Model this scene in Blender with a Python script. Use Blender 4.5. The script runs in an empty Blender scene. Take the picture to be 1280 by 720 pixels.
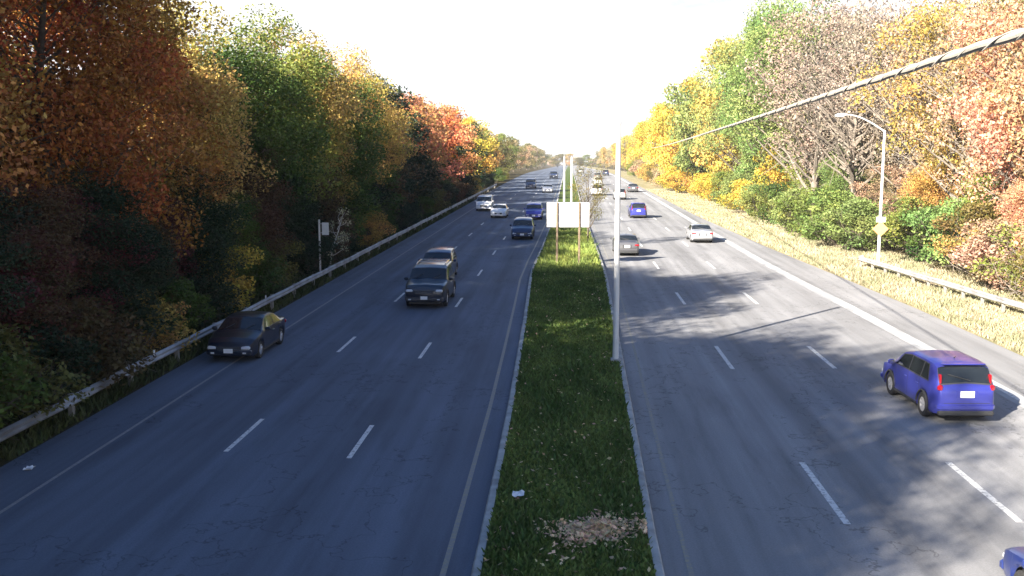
import bpy, math, random
import numpy as np
from mathutils import Vector, Matrix
R = math.radians
rnd = random.Random(7)
scn = bpy.context.scene
COL = scn.collection

# ------------------------------------------------------------ camera
H = 7.8
cam_d = bpy.data.cameras.new('camera'); cam = bpy.data.objects.new('camera', cam_d); COL.objects.link(cam)
cam_d.sensor_width = 36.0
cam_d.lens = 36.0*1270/1280
cam_d.clip_start = 0.1; cam_d.clip_end = 9000
cam.location = (0, 0, H)
cam.rotation_euler = (R(90-7.89), 0, R(3.17))
scn.camera = cam

# ------------------------------------------------------------ world and sun
SUN_EL = 25.5
SDX, SDY = 0.64, 0.768          # horizontal direction the light travels
SUN_STRENGTH = 5.0
SKY_STRENGTH = 0.05
EXPOSURE = 2.1
w = bpy.data.worlds.new('World'); scn.world = w; w.use_nodes = True
nt = w.node_tree; nt.nodes.clear()
sky = nt.nodes.new('ShaderNodeTexSky'); sky.sky_type = 'NISHITA'; sky.sun_disc = False
sky.sun_elevation = R(SUN_EL)
sky.sun_rotation = math.atan2(-SDX, -SDY)      # azimuth from +Y
sky.air_density = 1.0; sky.dust_density = 0.4; sky.ozone_density = 7.0; sky.altitude = 60
tc = nt.nodes.new('ShaderNodeTexCoord')
sep = nt.nodes.new('ShaderNodeSeparateXYZ'); cmb = nt.nodes.new('ShaderNodeCombineXYZ')
mx = nt.nodes.new('ShaderNodeMath'); mx.operation = 'MAXIMUM'; mx.inputs[1].default_value = 0.012
bg = nt.nodes.new('ShaderNodeBackground'); bg.inputs[1].default_value = SKY_STRENGTH
wo = nt.nodes.new('ShaderNodeOutputWorld')
L = nt.links.new
L(tc.outputs['Generated'], sep.inputs[0]); L(sep.outputs[0], cmb.inputs[0]); L(sep.outputs[1], cmb.inputs[1])
L(sep.outputs[2], mx.inputs[0]); L(mx.outputs[0], cmb.inputs[2]); L(cmb.outputs[0], sky.inputs[0])
# bright veil of thin cloud and haze low in the sky
cn = nt.nodes.new('ShaderNodeTexNoise'); cn.inputs['Scale'].default_value = 3.0; cn.inputs['Detail'].default_value = 7; cn.inputs['Roughness'].default_value = .55
cmp_ = nt.nodes.new('ShaderNodeMapping'); cmp_.inputs['Scale'].default_value = (1, 1, 5.0); cmp_.inputs['Location'].default_value = (2.3, 1.1, .4)
L(tc.outputs['Generated'], cmp_.inputs[0]); L(cmp_.outputs[0], cn.inputs['Vector'])
cr1 = nt.nodes.new('ShaderNodeMapRange'); cr1.inputs[1].default_value = .22; cr1.inputs[2].default_value = .40
L(cn.outputs['Fac'], cr1.inputs[0])
cr2 = nt.nodes.new('ShaderNodeMapRange'); cr2.inputs[1].default_value = .20; cr2.inputs[2].default_value = .42; cr2.inputs[3].default_value = 1; cr2.inputs[4].default_value = 0
L(sep.outputs[2], cr2.inputs[0])
cm = nt.nodes.new('ShaderNodeMath'); cm.operation = 'MULTIPLY'; L(cr1.outputs[0], cm.inputs[0]); L(cr2.outputs[0], cm.inputs[1])
cmix = nt.nodes.new('ShaderNodeMix'); cmix.data_type = 'RGBA'; cmix.inputs[7].default_value = (6.2, 6.3, 6.5, 1)
L(cm.outputs[0], cmix.inputs[0]); L(sky.outputs[0], cmix.inputs[6]); L(cmix.outputs[2], bg.inputs[0]); L(bg.outputs[0], wo.inputs[0])

sd = bpy.data.lights.new('sun', 'SUN'); so = bpy.data.objects.new('sun', sd); COL.objects.link(so)
sd.energy = SUN_STRENGTH; sd.angle = R(0.5); sd.color = (1.0, 0.91, 0.78)
dv = Vector((SDX*math.cos(R(SUN_EL)), SDY*math.cos(R(SUN_EL)), -math.sin(R(SUN_EL))))
so.rotation_euler = dv.to_track_quat('-Z', 'Y').to_euler()

scn.view_settings.view_transform = 'Standard'; scn.view_settings.look = 'None'
scn.view_settings.exposure = EXPOSURE; scn.view_settings.gamma = 1
scn.render.engine = 'CYCLES'
scn.cycles.max_bounces = 6; scn.cycles.diffuse_bounces = 2; scn.cycles.glossy_bounces = 2
scn.cycles.transmission_bounces = 2; scn.cycles.volume_bounces = 0; scn.cycles.transparent_max_bounces = 4
scn.render.resolution_x = 1024; scn.render.resolution_y = 576

# ------------------------------------------------------------ helpers
def zt(y):
    """height of the carriageway: flat, then gently falling away"""
    if y < 200: return 0.0
    if y < 400: return -0.00004*(y-200)**2
    return -1.6-0.016*(y-400)

def gz(x, y):
    """height of the ground"""
    z = zt(y)-0.03
    if x > 23: z += 0.16*min(x-23, 30)
    if x < -17: z += 0.05*min(-17-x, 30)
    return z

def tag(o, label=None, cat=None, group=None, kind=None):
    if label: o['label'] = label
    if cat: o['category'] = cat
    if group: o['group'] = group
    if kind: o['kind'] = kind
    return o

def empty(name, loc, rz=0, parent=None):
    o = bpy.data.objects.new(name, None); COL.objects.link(o)
    o.location = loc; o.rotation_euler = (0, 0, rz); o.empty_display_size = 0.3
    if parent: o.parent = parent
    return o

class MB:
    def __init__(s): s.v = []; s.f = []; s.smooth = False
    def add(s, vs, fs):
        b = len(s.v); s.v += [tuple(p) for p in vs]; s.f += [tuple(i+b for i in f) for f in fs]
    def box(s, c, d, rz=0, bev=0.0):
        x, y, z = d[0]/2, d[1]/2, d[2]/2
        if bev <= 0:
            vs = [(-x,-y,-z),(x,-y,-z),(x,y,-z),(-x,y,-z),(-x,-y,z),(x,-y,z),(x,y,z),(-x,y,z)]
            fs = [(0,3,2,1),(4,5,6,7),(0,1,5,4),(1,2,6,5),(2,3,7,6),(3,0,4,7)]
        else:
            b = min(bev, x*.9, y*.9, z*.9); vs = []; fs = []
            ring = [(-x+b,-y),(x-b,-y),(x,-y+b),(x,y-b),(x-b,y),(-x+b,y),(-x,y-b),(-x,-y+b)]
            n = 8
            def rr(k, q):   # inset ring
                return [(px*(1-q/x), py*(1-q/y), k) for px, py in ring]
            for k, q in ((-z, b), (-z+b, 0), (z-b, 0), (z, b)): vs += rr(k, q)
            for j in range(3):
                for i in range(n):
                    fs.append((j*n+i, j*n+(i+1)%n, (j+1)*n+(i+1)%n, (j+1)*n+i))
            fs.append(tuple(reversed(range(n)))); fs.append(tuple(range(3*n, 4*n)))
        cr, sr = math.cos(rz), math.sin(rz)
        s.add([(c[0]+p[0]*cr-p[1]*sr, c[1]+p[0]*sr+p[1]*cr, c[2]+p[2]) for p in vs], fs)
    def tube(s, pts, rad, n=8, cap=True):
        pts = [Vector(p) for p in pts]
        if not hasattr(rad, '__len__'): rad = [rad]*len(pts)
        vs = []; fs = []; up = Vector((0, 0, 1))
        for i, p in enumerate(pts):
            d = (pts[min(i+1, len(pts)-1)]-pts[max(i-1, 0)]).normalized()
            a = d.cross(up)
            if a.length < 1e-3: a = d.cross(Vector((0, 1, 0)))
            a.normalize(); b = a.cross(d).normalized()
            for k in range(n):
                t = 2*math.pi*k/n; vs.append(p+(a*math.cos(t)+b*math.sin(t))*rad[i])
        for i in range(len(pts)-1):
            for k in range(n): fs.append((i*n+k, i*n+(k+1)%n, (i+1)*n+(k+1)%n, (i+1)*n+k))
        if cap: fs.append(tuple(range(n-1, -1, -1))); fs.append(tuple(range((len(pts)-1)*n, len(pts)*n)))
        s.add(vs, fs)
    def lathe_x(s, prof, c, n=24):
        """prof: list of (axial x, radius); axis along X"""
        vs = []; fs = []
        for (a, r) in prof:
            for k in range(n):
                t = 2*math.pi*k/n; vs.append((c[0]+a, c[1]+r*math.cos(t), c[2]+r*math.sin(t)))
        for i in range(len(prof)-1):
            for k in range(n): fs.append((i*n+k, i*n+(k+1)%n, (i+1)*n+(k+1)%n, (i+1)*n+k))
        s.add(vs, fs)
    def mesh(s, name, m, smooth=None, ang=35):
        me = bpy.data.meshes.new(name); me.from_pydata(s.v, [], s.f)
        me.materials.append(m)
        if smooth:
            me.polygons.foreach_set('use_smooth', [True]*len(me.polygons))
            me.set_sharp_from_angle(angle=R(ang))
        me.update(); return me
    def build(s, name, m, parent=None, smooth=None, ang=35, loc=None):
        o = bpy.data.objects.new(name, s.mesh(name, m, smooth, ang)); COL.objects.link(o)
        if parent: o.parent = parent
        if loc: o.location = loc
        return o

ORD = ['first','second','third','fourth','fifth','sixth','seventh','eighth','ninth','tenth','eleventh','twelfth','thirteenth',
 'fourteenth','fifteenth','sixteenth','seventeenth','eighteenth','nineteenth','twentieth','twenty-first','twenty-second','twenty-third',
 'twenty-fourth','twenty-fifth','twenty-sixth','twenty-seventh','twenty-eighth','twenty-ninth','thirtieth','thirty-first','thirty-second',
 'thirty-third','thirty-fourth','thirty-fifth','thirty-sixth','thirty-seventh','thirty-eighth','thirty-ninth','fortieth']

# ------------------------------------------------------------ materials
def newmat(name):
    m = bpy.data.materials.new(name); m.use_nodes = True
    nt = m.node_tree; b = nt.nodes['Principled BSDF']
    return m, nt, b

def mat(name, col, rough=0.6, metal=0.0, coat=0.0, var=0.12, vscale=6.0, bump=0.0, bscale=60.0, spec=0.5, dirt=None):
    m, nt, b = newmat(name); N = nt.nodes.new; L = nt.links.new
    tc = N('ShaderNodeTexCoord'); no = N('ShaderNodeTexNoise'); no.inputs['Scale'].default_value = vscale; no.inputs['Detail'].default_value = 6
    L(tc.outputs['Object'], no.inputs['Vector'])
    mr = N('ShaderNodeMapRange'); mr.inputs[1].default_value = .3; mr.inputs[2].default_value = .7
    mr.inputs[3].default_value = 1-var; mr.inputs[4].default_value = 1+var
    L(no.outputs['Fac'], mr.inputs[0])
    mu = N('ShaderNodeVectorMath'); mu.operation = 'SCALE'; mu.inputs[0].default_value = col
    L(mr.outputs[0], mu.inputs['Scale'])
    if dirt:
        mxn = N('ShaderNodeMix'); mxn.data_type = 'RGBA'; mxn.inputs[7].default_value = (*dirt, 1)
        n2 = N('ShaderNodeTexNoise'); n2.inputs['Scale'].default_value = vscale*.6; n2.inputs['Detail'].default_value = 8
        L(tc.outputs['Object'], n2.inputs['Vector'])
        r2 = N('ShaderNodeMapRange'); r2.inputs[1].default_value = .48; r2.inputs[2].default_value = .72; r2.inputs[4].default_value = .7
        L(n2.outputs['Fac'], r2.inputs[0]); L(r2.outputs[0], mxn.inputs[0]); L(mu.outputs[0], mxn.inputs[6]); L(mxn.outputs[2], b.inputs['Base Color'])
    else: L(mu.outputs[0], b.inputs['Base Color'])
    b.inputs['Roughness'].default_value = rough; b.inputs['Metallic'].default_value = metal
    b.inputs['Coat Weight'].default_value = coat; b.inputs['Coat Roughness'].default_value = .06
    b.inputs['Specular IOR Level'].default_value = spec
    if bump > 0:
        nb = N('ShaderNodeTexNoise'); nb.inputs['Scale'].default_value = bscale; nb.inputs['Detail'].default_value = 5
        L(tc.outputs['Object'], nb.inputs['Vector'])
        bp = N('ShaderNodeBump'); bp.inputs['Strength'].default_value = bump; bp.inputs['Distance'].default_value = .02
        L(nb.outputs['Fac'], bp.inputs['Height']); L(bp.outputs[0], b.inputs['Normal'])
    return m

def road_mat(name, base, bands, seed):
    """worn asphalt: fine aggregate, long wheel tracks, sealed cracks and patches; coordinates are world metres"""
    m, nt, b = newmat(name); N = nt.nodes.new; L = nt.links.new
    tc = N('ShaderNodeTexCoord')
    def mapped(scale, loc=(0, 0, 0)):
        mp = N('ShaderNodeMapping'); mp.inputs['Scale'].default_value = scale; mp.inputs['Location'].default_value = loc
        L(tc.outputs['Object'], mp.inputs['Vector']); return mp
    def noise(mp, scale, det=4, rough=.55):
        n = N('ShaderNodeTexNoise'); n.inputs['Scale'].default_value = scale; n.inputs['Detail'].default_value = det; n.inputs['Roughness'].default_value = rough
        L(mp.outputs[0], n.inputs['Vector']); return n
    def rng(src, a, b_, c, d):
        r = N('ShaderNodeMapRange'); r.inputs[1].default_value = a; r.inputs[2].default_value = b_; r.inputs[3].default_value = c; r.inputs[4].default_value = d
        L(src, r.inputs[0]); return r.outputs[0]
    def mul(a, b_):
        q = N('ShaderNodeMath'); q.operation = 'MULTIPLY'; L(a, q.inputs[0]); L(b_, q.inputs[1]); return q.outputs[0]
    tracks = rng(noise(mapped((1, .02, 1), (seed, 0, 0)), 1.1, 3).outputs['Fac'], .35, .65, 1-bands, 1+bands)
    blot = rng(noise(mapped((1, .35, 1), (seed, 3, 0)), .35, 5).outputs['Fac'], .3, .7, .88, 1.12)
    fine = rng(noise(mapped((1, 1, 1)), 22, 6, .7).outputs['Fac'], .3, .7, .84, 1.16)
    grit = rng(noise(mapped((1, 1, 1)), 95, 3, .7).outputs['Fac'], .3, .7, .86, 1.14)
    # sealed transverse and wandering cracks
    wv = noise(mapped((1, 1, 1)), .8, 4)
    sc = N('ShaderNodeVectorMath'); sc.operation = 'SCALE'; sc.inputs['Scale'].default_value = .9
    L(wv.outputs['Color'], sc.inputs[0])
    ad = N('ShaderNodeVectorMath'); ad.operation = 'ADD'; L(mapped((.16, .075, 1), (seed*.3, 0, 0)).outputs[0], ad.inputs[0]); L(sc.outputs[0], ad.inputs[1])
    vo = N('ShaderNodeTexVoronoi'); vo.feature = 'DISTANCE_TO_EDGE'; vo.inputs['Scale'].default_value = 1.0
    L(ad.outputs[0], vo.inputs['Vector'])
    crack = rng(vo.outputs['Distance'],   .002, .009, .62, 1.0)
    stain = rng(noise(mapped((1, .12, 1), (seed+7, 1, 0)), .9, 7, .65).outputs['Fac'], .52, .72, 1.0, .72)
    v = mul(mul(mul(mul(mul(tracks, blot), fine), grit), crack), stain)
    cs = N('ShaderNodeVectorMath'); cs.operation = 'SCALE'; cs.inputs[0].default_value = base; L(v, cs.inputs['Scale'])
    L(cs.outputs[0], b.inputs['Base Color'])
    b.inputs['Roughness'].default_value = .85; b.inputs['Specular IOR Level'].default_value = .25
    bp = N('ShaderNodeBump'); bp.inputs['Strength'].default_value = .35; bp.inputs['Distance'].default_value = .01
    L(grit, bp.inputs['Height']); L(bp.outputs[0], b.inputs['Normal'])
    return m

def paint_mat(name, col, wear=.5):
    m, nt, b = newmat(name); N = nt.nodes.new; L = nt.links.new
    tc = N('ShaderNodeTexCoord')
    n = N('ShaderNodeTexNoise'); n.inputs['Scale'].default_value = 9; n.inputs['Detail'].default_value = 8; n.inputs['Roughness'].default_value = .7
    L(tc.outputs['Object'], n.inputs['Vector'])
    r = N('ShaderNodeMapRange'); r.inputs[1].default_value = wear-.04; r.inputs[2].default_value = wear+.1
    L(n.outputs['Fac'], r.inputs[0])
    mx = N('ShaderNodeMix'); mx.data_type = 'RGBA'; mx.inputs[6].default_value = (*col, 1); mx.inputs[7].default_value = (.22, .22, .22, 1)
    L(r.outputs[0], mx.inputs[0]); L(mx.outputs[2], b.inputs['Base Color']); b.inputs['Roughness'].default_value = .7
    return m

def ground_mat(name, cols, scale=.35):
    m, nt, b = newmat(name); N = nt.nodes.new; L = nt.links.new
    tc = N('ShaderNodeTexCoord')
    n = N('ShaderNodeTexNoise'); n.inputs['Scale'].default_value = scale; n.inputs['Detail'].default_value = 9; n.inputs['Roughness'].default_value = .68
    L(tc.outputs['Object'], n.inputs['Vector'])
    cr = N('ShaderNodeValToRGB'); e = cr.color_ramp.elements
    e[0].position = .3; e[0].color = (*cols[0], 1); e[1].position = .72; e[1].color = (*cols[-1], 1)
    for i, c in enumerate(cols[1:-1]):
        q = e.new(.3+.42*(i+1)/(len(cols)-1)); q.color = (*c, 1)
    L(n.outputs['Fac'], cr.inputs[0])
    n2 = N('ShaderNodeTexNoise'); n2.inputs['Scale'].default_value = 14; n2.inputs['Detail'].default_value = 8
    L(tc.outputs['Object'], n2.inputs['Vector'])
    r = N('ShaderNodeMapRange'); r.inputs[1].default_value = .3; r.inputs[2].default_value = .7; r.inputs[3].default_value = .6; r.inputs[4].default_value = 1.4
    L(n2.outputs['Fac'], r.inputs[0])
    s = N('ShaderNodeVectorMath'); s.operation = 'SCALE'; L(cr.outputs[0], s.inputs[0]); L(r.outputs[0], s.inputs['Scale'])
    L(s.outputs[0], b.inputs['Base Color']); b.inputs['Roughness'].default_value = .95; b.inputs['Specular IOR Level'].default_value = .1
    bp = N('ShaderNodeBump'); bp.inputs['Strength'].default_value = .8; bp.inputs['Distance'].default_value = .06
    L(n2.outputs['Fac'], bp.inputs['Height']); L(bp.outputs[0], b.inputs['Normal'])
    return m

def leaf_mat(name, hue=.028, transl=.28):
    """leaf colour is the object's own colour, varied per leaf ('lv') and per bough ('cv')"""
    m = bpy.data.materials.new(name); m.use_nodes = True; nt = m.node_tree; nt.nodes.clear(); N = nt.nodes.new; L = nt.links.new
    oi = N('ShaderNodeObjectInfo')
    a1 = N('ShaderNodeAttribute'); a1.attribute_name = 'lv'
    a2 = N('ShaderNodeAttribute'); a2.attribute_name = 'cv'
    hs = N('ShaderNodeHueSaturation')
    def rng(src, c, d):
        r = N('ShaderNodeMapRange'); r.inputs[3].default_value = c; r.inputs[4].default_value = d; L(src, r.inputs[0]); return r.outputs[0]
    h1 = rng(a2.outputs['Fac'], .5-hue, .5+hue); h2 = rng(a1.outputs['Fac'], -hue*.5, hue*.5)
    ah = N('ShaderNodeMath'); ah.operation = 'ADD'; L(h1, ah.inputs[0]); L(h2, ah.inputs[1]); L(ah.outputs[0], hs.inputs['Hue'])
    v1 = rng(a2.outputs['Fac'], 1.25, .7); v2 = rng(a1.outputs['Fac'], .6, 1.45)
    mv = N('ShaderNodeMath'); mv.operation = 'MULTIPLY'; L(v1, mv.inputs[0]); L(v2, mv.inputs[1]); L(mv.outputs[0], hs.inputs['Value'])
    L(oi.outputs['Color'], hs.inputs['Color'])
    d = N('ShaderNodeBsdfPrincipled'); d.inputs['Roughness'].default_value = .6; d.inputs['Specular IOR Level'].default_value = .25
    t = N('ShaderNodeBsdfTranslucent'); mixs = N('ShaderNodeMixShader'); mixs.inputs[0].default_value = transl
    o = N('ShaderNodeOutputMaterial')
    L(hs.outputs[0], d.inputs['Base Color']); L(hs.outputs[0], t.inputs['Color'])
    L(d.outputs[0], mixs.inputs[1]); L(t.outputs[0], mixs.inputs[2]); L(mixs.outputs[0], o.inputs[0])
    return m

M = dict(
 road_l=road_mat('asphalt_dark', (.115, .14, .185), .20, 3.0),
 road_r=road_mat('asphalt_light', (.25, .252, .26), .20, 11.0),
 white_paint=paint_mat('white_road_paint', (.72, .72, .70), .54),
 faded_paint=paint_mat('faded_road_paint', (.30, .31, .32), .41),
 yellow_paint=paint_mat('faded_yellow_paint', (.30, .28, .19), .43),
 kerb=mat('kerb_concrete', (.42, .42, .40), .9, var=.18, vscale=3, bump=.3, dirt=(.20, .19, .17)),
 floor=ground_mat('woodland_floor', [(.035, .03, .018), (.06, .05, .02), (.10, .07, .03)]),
 verge=ground_mat('dry_verge', [(.16, .17, .07), (.30, .26, .15), (.42, .36, .24)], .5),
 turf=ground_mat('median_turf', [(.045, .075, .02), (.075, .115, .025), (.12, .15, .04)], .6),
 galv=mat('galvanised_steel', (.55, .56, .58), .45, .6, var=.12, vscale=2.5, dirt=(.32, .30, .28)),
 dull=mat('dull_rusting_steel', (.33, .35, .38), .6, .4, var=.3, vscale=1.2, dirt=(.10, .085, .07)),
 post_steel=mat('weathered_post', (.30, .29, .27), .7, .3, dirt=(.14, .11, .08)),
 pole=mat('pale_painted_pole', (.74, .74, .72), .5, .1, var=.06, vscale=2),
 alum=mat('sign_back_aluminium', (.72, .73, .72), .5, .2, var=.06, vscale=1.5),
 wood=mat('weathered_wood', (.16, .12, .08), .9, var=.3, vscale=8, bump=.4),
 bark=mat('bark', (.10, .08, .06), .95, var=.35, vscale=5, bump=.6, bscale=18),
 bark_pale=mat('pale_bark', (.20, .17, .14), .95, var=.3, vscale=5, bump=.5, bscale=18),
 birch=mat('white_birch_bark', (.62, .60, .55), .85, var=.25, vscale=6, dirt=(.12, .10, .09)),
 cable=mat('grey_cable_sheath', (.46, .43, .38), .65, var=.15, vscale=3, bump=.2, bscale=40),
 leaf=leaf_mat('leaf'),
 grass=leaf_mat('grass_blade', .02, .2),
 verge_blade=leaf_mat('dry_grass_blade', .035, .2),
 glass=mat('tinted_car_glass', (.014, .018, .022), .06, var=.05, spec=.7),
 tyre=mat('tyre_rubber', (.025, .025, .026), .85, var=.15, vscale=8),
 rim=mat('alloy_rim', (.62, .62, .64), .35, .7, var=.05),
 trim=mat('black_plastic_trim', (.035, .036, .038), .6, var=.1),
 grey_trim=mat('grey_bumper_plastic', (.055, .055, .06), .6, var=.1),
 chrome=mat('chrome', (.75, .75, .76), .15, 1.0, var=.02),
 head=mat('headlight_lens', (.75, .77, .8), .08, .2, var=.03, coat=1),
 tail=mat('red_lamp_lens', (.30, .006, .012), .2, var=.05, coat=1),
 plate=mat('licence_plate_white', (.78, .79, .80), .4, var=.03),
 orange=mat('orange_sign_face', (.75, .36, .16), .5, var=.08),
 white_enamel=mat('white_enamel', (.78, .78, .76), .4, var=.05),
 litter=mat('litter_paper', (.75, .76, .78), .7, var=.1, vscale=20),
)
PAINT = {}
def paint(name, col, metal=.25):
    if name not in PAINT:
        PAINT[name] = mat('car_paint_'+name, col,   .34, metal, .55, var=.05, vscale=2.5)
    return PAINT[name]

# ------------------------------------------------------------ ground and roads
YS = [-60, -20, 0]+list(range(10, 200, 10))+list(range(200, 420, 10))+list(range(440, 1000, 40))+list(range(1000, 7001, 500))
def sheet(name, xa, xb, m, dz, ys=YS, nx=1, kind='structure', y0=-60, y1=7000, z=zt):
    ys = sorted(set([y for y in ys if y0 <= y <= y1]+[y0, y1])); mb = MB(); vs = []; fs = []
    for y in ys:
        a = xa(y) if callable(xa) else xa; b = xb(y) if callable(xb) else xb
        for i in range(nx+1): vs.append((a+(b-a)*i/nx, y, z(y)+dz))
    for j in range(len(ys)-1):
        for i in range(nx):
            k = j*(nx+1)+i; fs.append((k, k+1, k+nx+2, k+nx+1))
    mb.add(vs, fs); o = mb.build(name, m); tag(o, kind=kind); return o

gx = [-4000, -1500, -500, -200, -120, -80, -60, -47, -40, -32, -25, -17, -10, 0, 10, 19, 23, 30, 38, 45, 53, 70, 100, 200, 500, 1500, 4000]
mb = MB(); vs = []; fs = []
GY = [-400, -150]+YS
for y in GY:
    for x in gx: vs.append((x, y, gz(x, y)-.03))
for j in range(len(GY)-1):
    for i in range(len(gx)-1):
        k = j*len(gx)+i; fs.append((k, k+1, k+len(gx)+1, k+len(gx)))
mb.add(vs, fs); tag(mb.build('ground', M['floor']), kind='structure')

def lerp_tab(tab):
    xs = [t[0] for t in tab]; vs_ = [t[1] for t in tab]
    return lambda y: float(np.interp(y, xs, vs_))
medL = lerp_tab([(0, -1.5), (28, -1.6), (45, -1.85), (63, -2.2), (80, -1.9), (110, -1.55), (400, -1.3)])
medR = lerp_tab([(0, 1.55), (20, 1.66), (40, 1.95), (63, 2.25), (90, 2.0), (130, 1.7), (400, 1.3)])
roadR = lerp_tab([(0, 17.6), (50, 17.0), (60, 16.6), (80, 15.7), (117, 14.7), (200, 14.3)])
RD = 1600
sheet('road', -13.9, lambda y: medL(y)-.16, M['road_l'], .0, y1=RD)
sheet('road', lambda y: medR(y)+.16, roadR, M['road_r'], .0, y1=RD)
sheet('verge', roadR, lambda y: 24.0 if y > 20 else 24.0, M['verge'], -.012, y1=RD)
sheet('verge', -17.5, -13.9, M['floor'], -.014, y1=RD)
sheet('median_strip', medL, medR, M['turf'], .12, y1=RD, nx=2)
def kerb(fn, side):
    mb = MB(); ys = [y for y in YS if y <= 1600]+[15, 25, 35, 45, 55, 65]; ys = sorted(set(ys)); vs = []; fs = []
    prof = [(0.16, -.02), (0.155, .10), (0.12, .145), (0.0, .15), (-.02, .145), (-.02, .05)]
    for y in ys:
        for a, z in prof: vs.append((fn(y)+side*a, y, zt(y)+z))
    n = len(prof)
    for j in range(len(ys)-1):
        for i in range(n-1):
            k = j*n+i; f = (k, k+1, k+n+1, k+n)
            fs.append(f if side < 0 else f[::-1])
    mb.add(vs, fs); tag(mb.build('kerb', M['kerb'], smooth=True), kind='structure')
kerb(medL, -1); kerb(medR, 1)

def stripe(name, segs, m, dz=.005):
    mb = MB()
    for x0, x1, y0, y1 in segs:
        ys = [y0]+[y for y in YS if y0 < y < y1]+[y1]
        vs = []; fs = []
        for y in ys:
            a = x0(y) if callable(x0) else x0; b = x1(y) if callable(x1) else x1
            vs += [(a, y, zt(y)+dz), (b, y, zt(y)+dz)]
        for j in range(len(ys)-1): fs.append((2*j, 2*j+1, 2*j+3, 2*j+2))
        mb.add(vs, fs)
    tag(mb.build(name, m), kind='structure')
hw = .065
def dashes(x, y0, per, ln, w, y1=560): return [(x-w, x+w, y0+k*per, y0+k*per+ln) for k in range(-2, int((y1-y0)/per))]
stripe('lane_marking', dashes(-5.5, 24.6, 12.3, 3.1, hw) + dashes(-8.8, 25.0, 12.9, 3.2, hw), M['white_paint'])
stripe('lane_marking', dashes(5.87, 20.7, 15.0, 4.2, .075)+dashes(9.52, 21.0, 15.0, 4.1, .08), M['white_paint'])
stripe('edge_line', [(lambda y: medL(y)-.75, lambda y: medL(y)-.64, -20, 900)], M['yellow_paint'])
stripe('edge_line', [(lambda y: medR(y)+.62, lambda y: medR(y)+.72, -20, 900)], M['yellow_paint'])
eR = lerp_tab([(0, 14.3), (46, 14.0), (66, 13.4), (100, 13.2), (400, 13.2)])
stripe('painted_lit_band', [(lambda y: eR(y)-.34, lambda y: eR(y)+.30, -20, 900)], mat('pale_lit_band', (.36, .37, .38), .9, var=.25, vscale=.8, dirt=(.24, .25, .27)), dz=.004)  # pale strip puts the sunlit stripe along the edge line into the colour
stripe('edge_line', [(lambda y: eR(y)-.10, lambda y: eR(y)+.10, -20, 900), ], M['white_paint'], dz=.009)
stripe('edge_line', [(-12.22, -12.12, -20, 900)], M['faded_paint'])

# ------------------------------------------------------------ foliage meshes
def leaf_arrays(rng, centres, radii, counts, size, flat=.8, upbias=.35):
    """many small four-sided leaves scattered through clumps"""
    P = []; C = []
    cvs = rng.random(len(centres))
    for c, r, n, cv in zip(centres, radii, counts, cvs):
        d = rng.normal(size=(n, 3)); d /= np.linalg.norm(d, axis=1)[:, None]
        rad = r*(.35+.75*rng.random(n)**.6)
        p = d*rad[:, None]*np.array([1, 1, flat]); P.append(p+c); C.append(np.full(n, cv))
    P = np.concatenate(P); C = np.concatenate(C); n = len(P)
    nrm = rng.normal(size=(n, 3))+np.array([0, 0, upbias*2]); nrm /= np.linalg.norm(nrm, axis=1)[:, None]
    t = np.cross(nrm, rng.normal(size=(n, 3))); t /= np.linalg.norm(t, axis=1)[:, None]
    b = np.cross(nrm, t); s = size*(.6+.8*rng.random(n))[:, None]
    V = np.stack([P-t*s*.62, P-b*s*.36+t*s*.05, P+t*s*.62, P+b*s*.36+t*s*.05], 1).reshape(-1, 3)
    return V, C, rng.random(n)

def quad_mesh(name, V, C, Lv, m):
    n = len(V)//4; me = bpy.data.meshes.new(name)
    me.vertices.add(n*4); me.vertices.foreach_set('co', V.astype(np.float32).ravel())
    me.loops.add(n*4); me.loops.foreach_set('vertex_index', np.arange(n*4, dtype=np.int32))
    me.polygons.add(n); me.polygons.foreach_set('loop_start', np.arange(0, n*4, 4, dtype=np.int32))
    a = me.attributes.new('lv', 'FLOAT', 'FACE'); a.data.foreach_set('value', Lv.astype(np.float32))
    a = me.attributes.new('cv', 'FLOAT', 'FACE'); a.data.foreach_set('value', C.astype(np.float32))
    me.materials.append(m); me.update(calc_edges=True); me.validate(); return me

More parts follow.
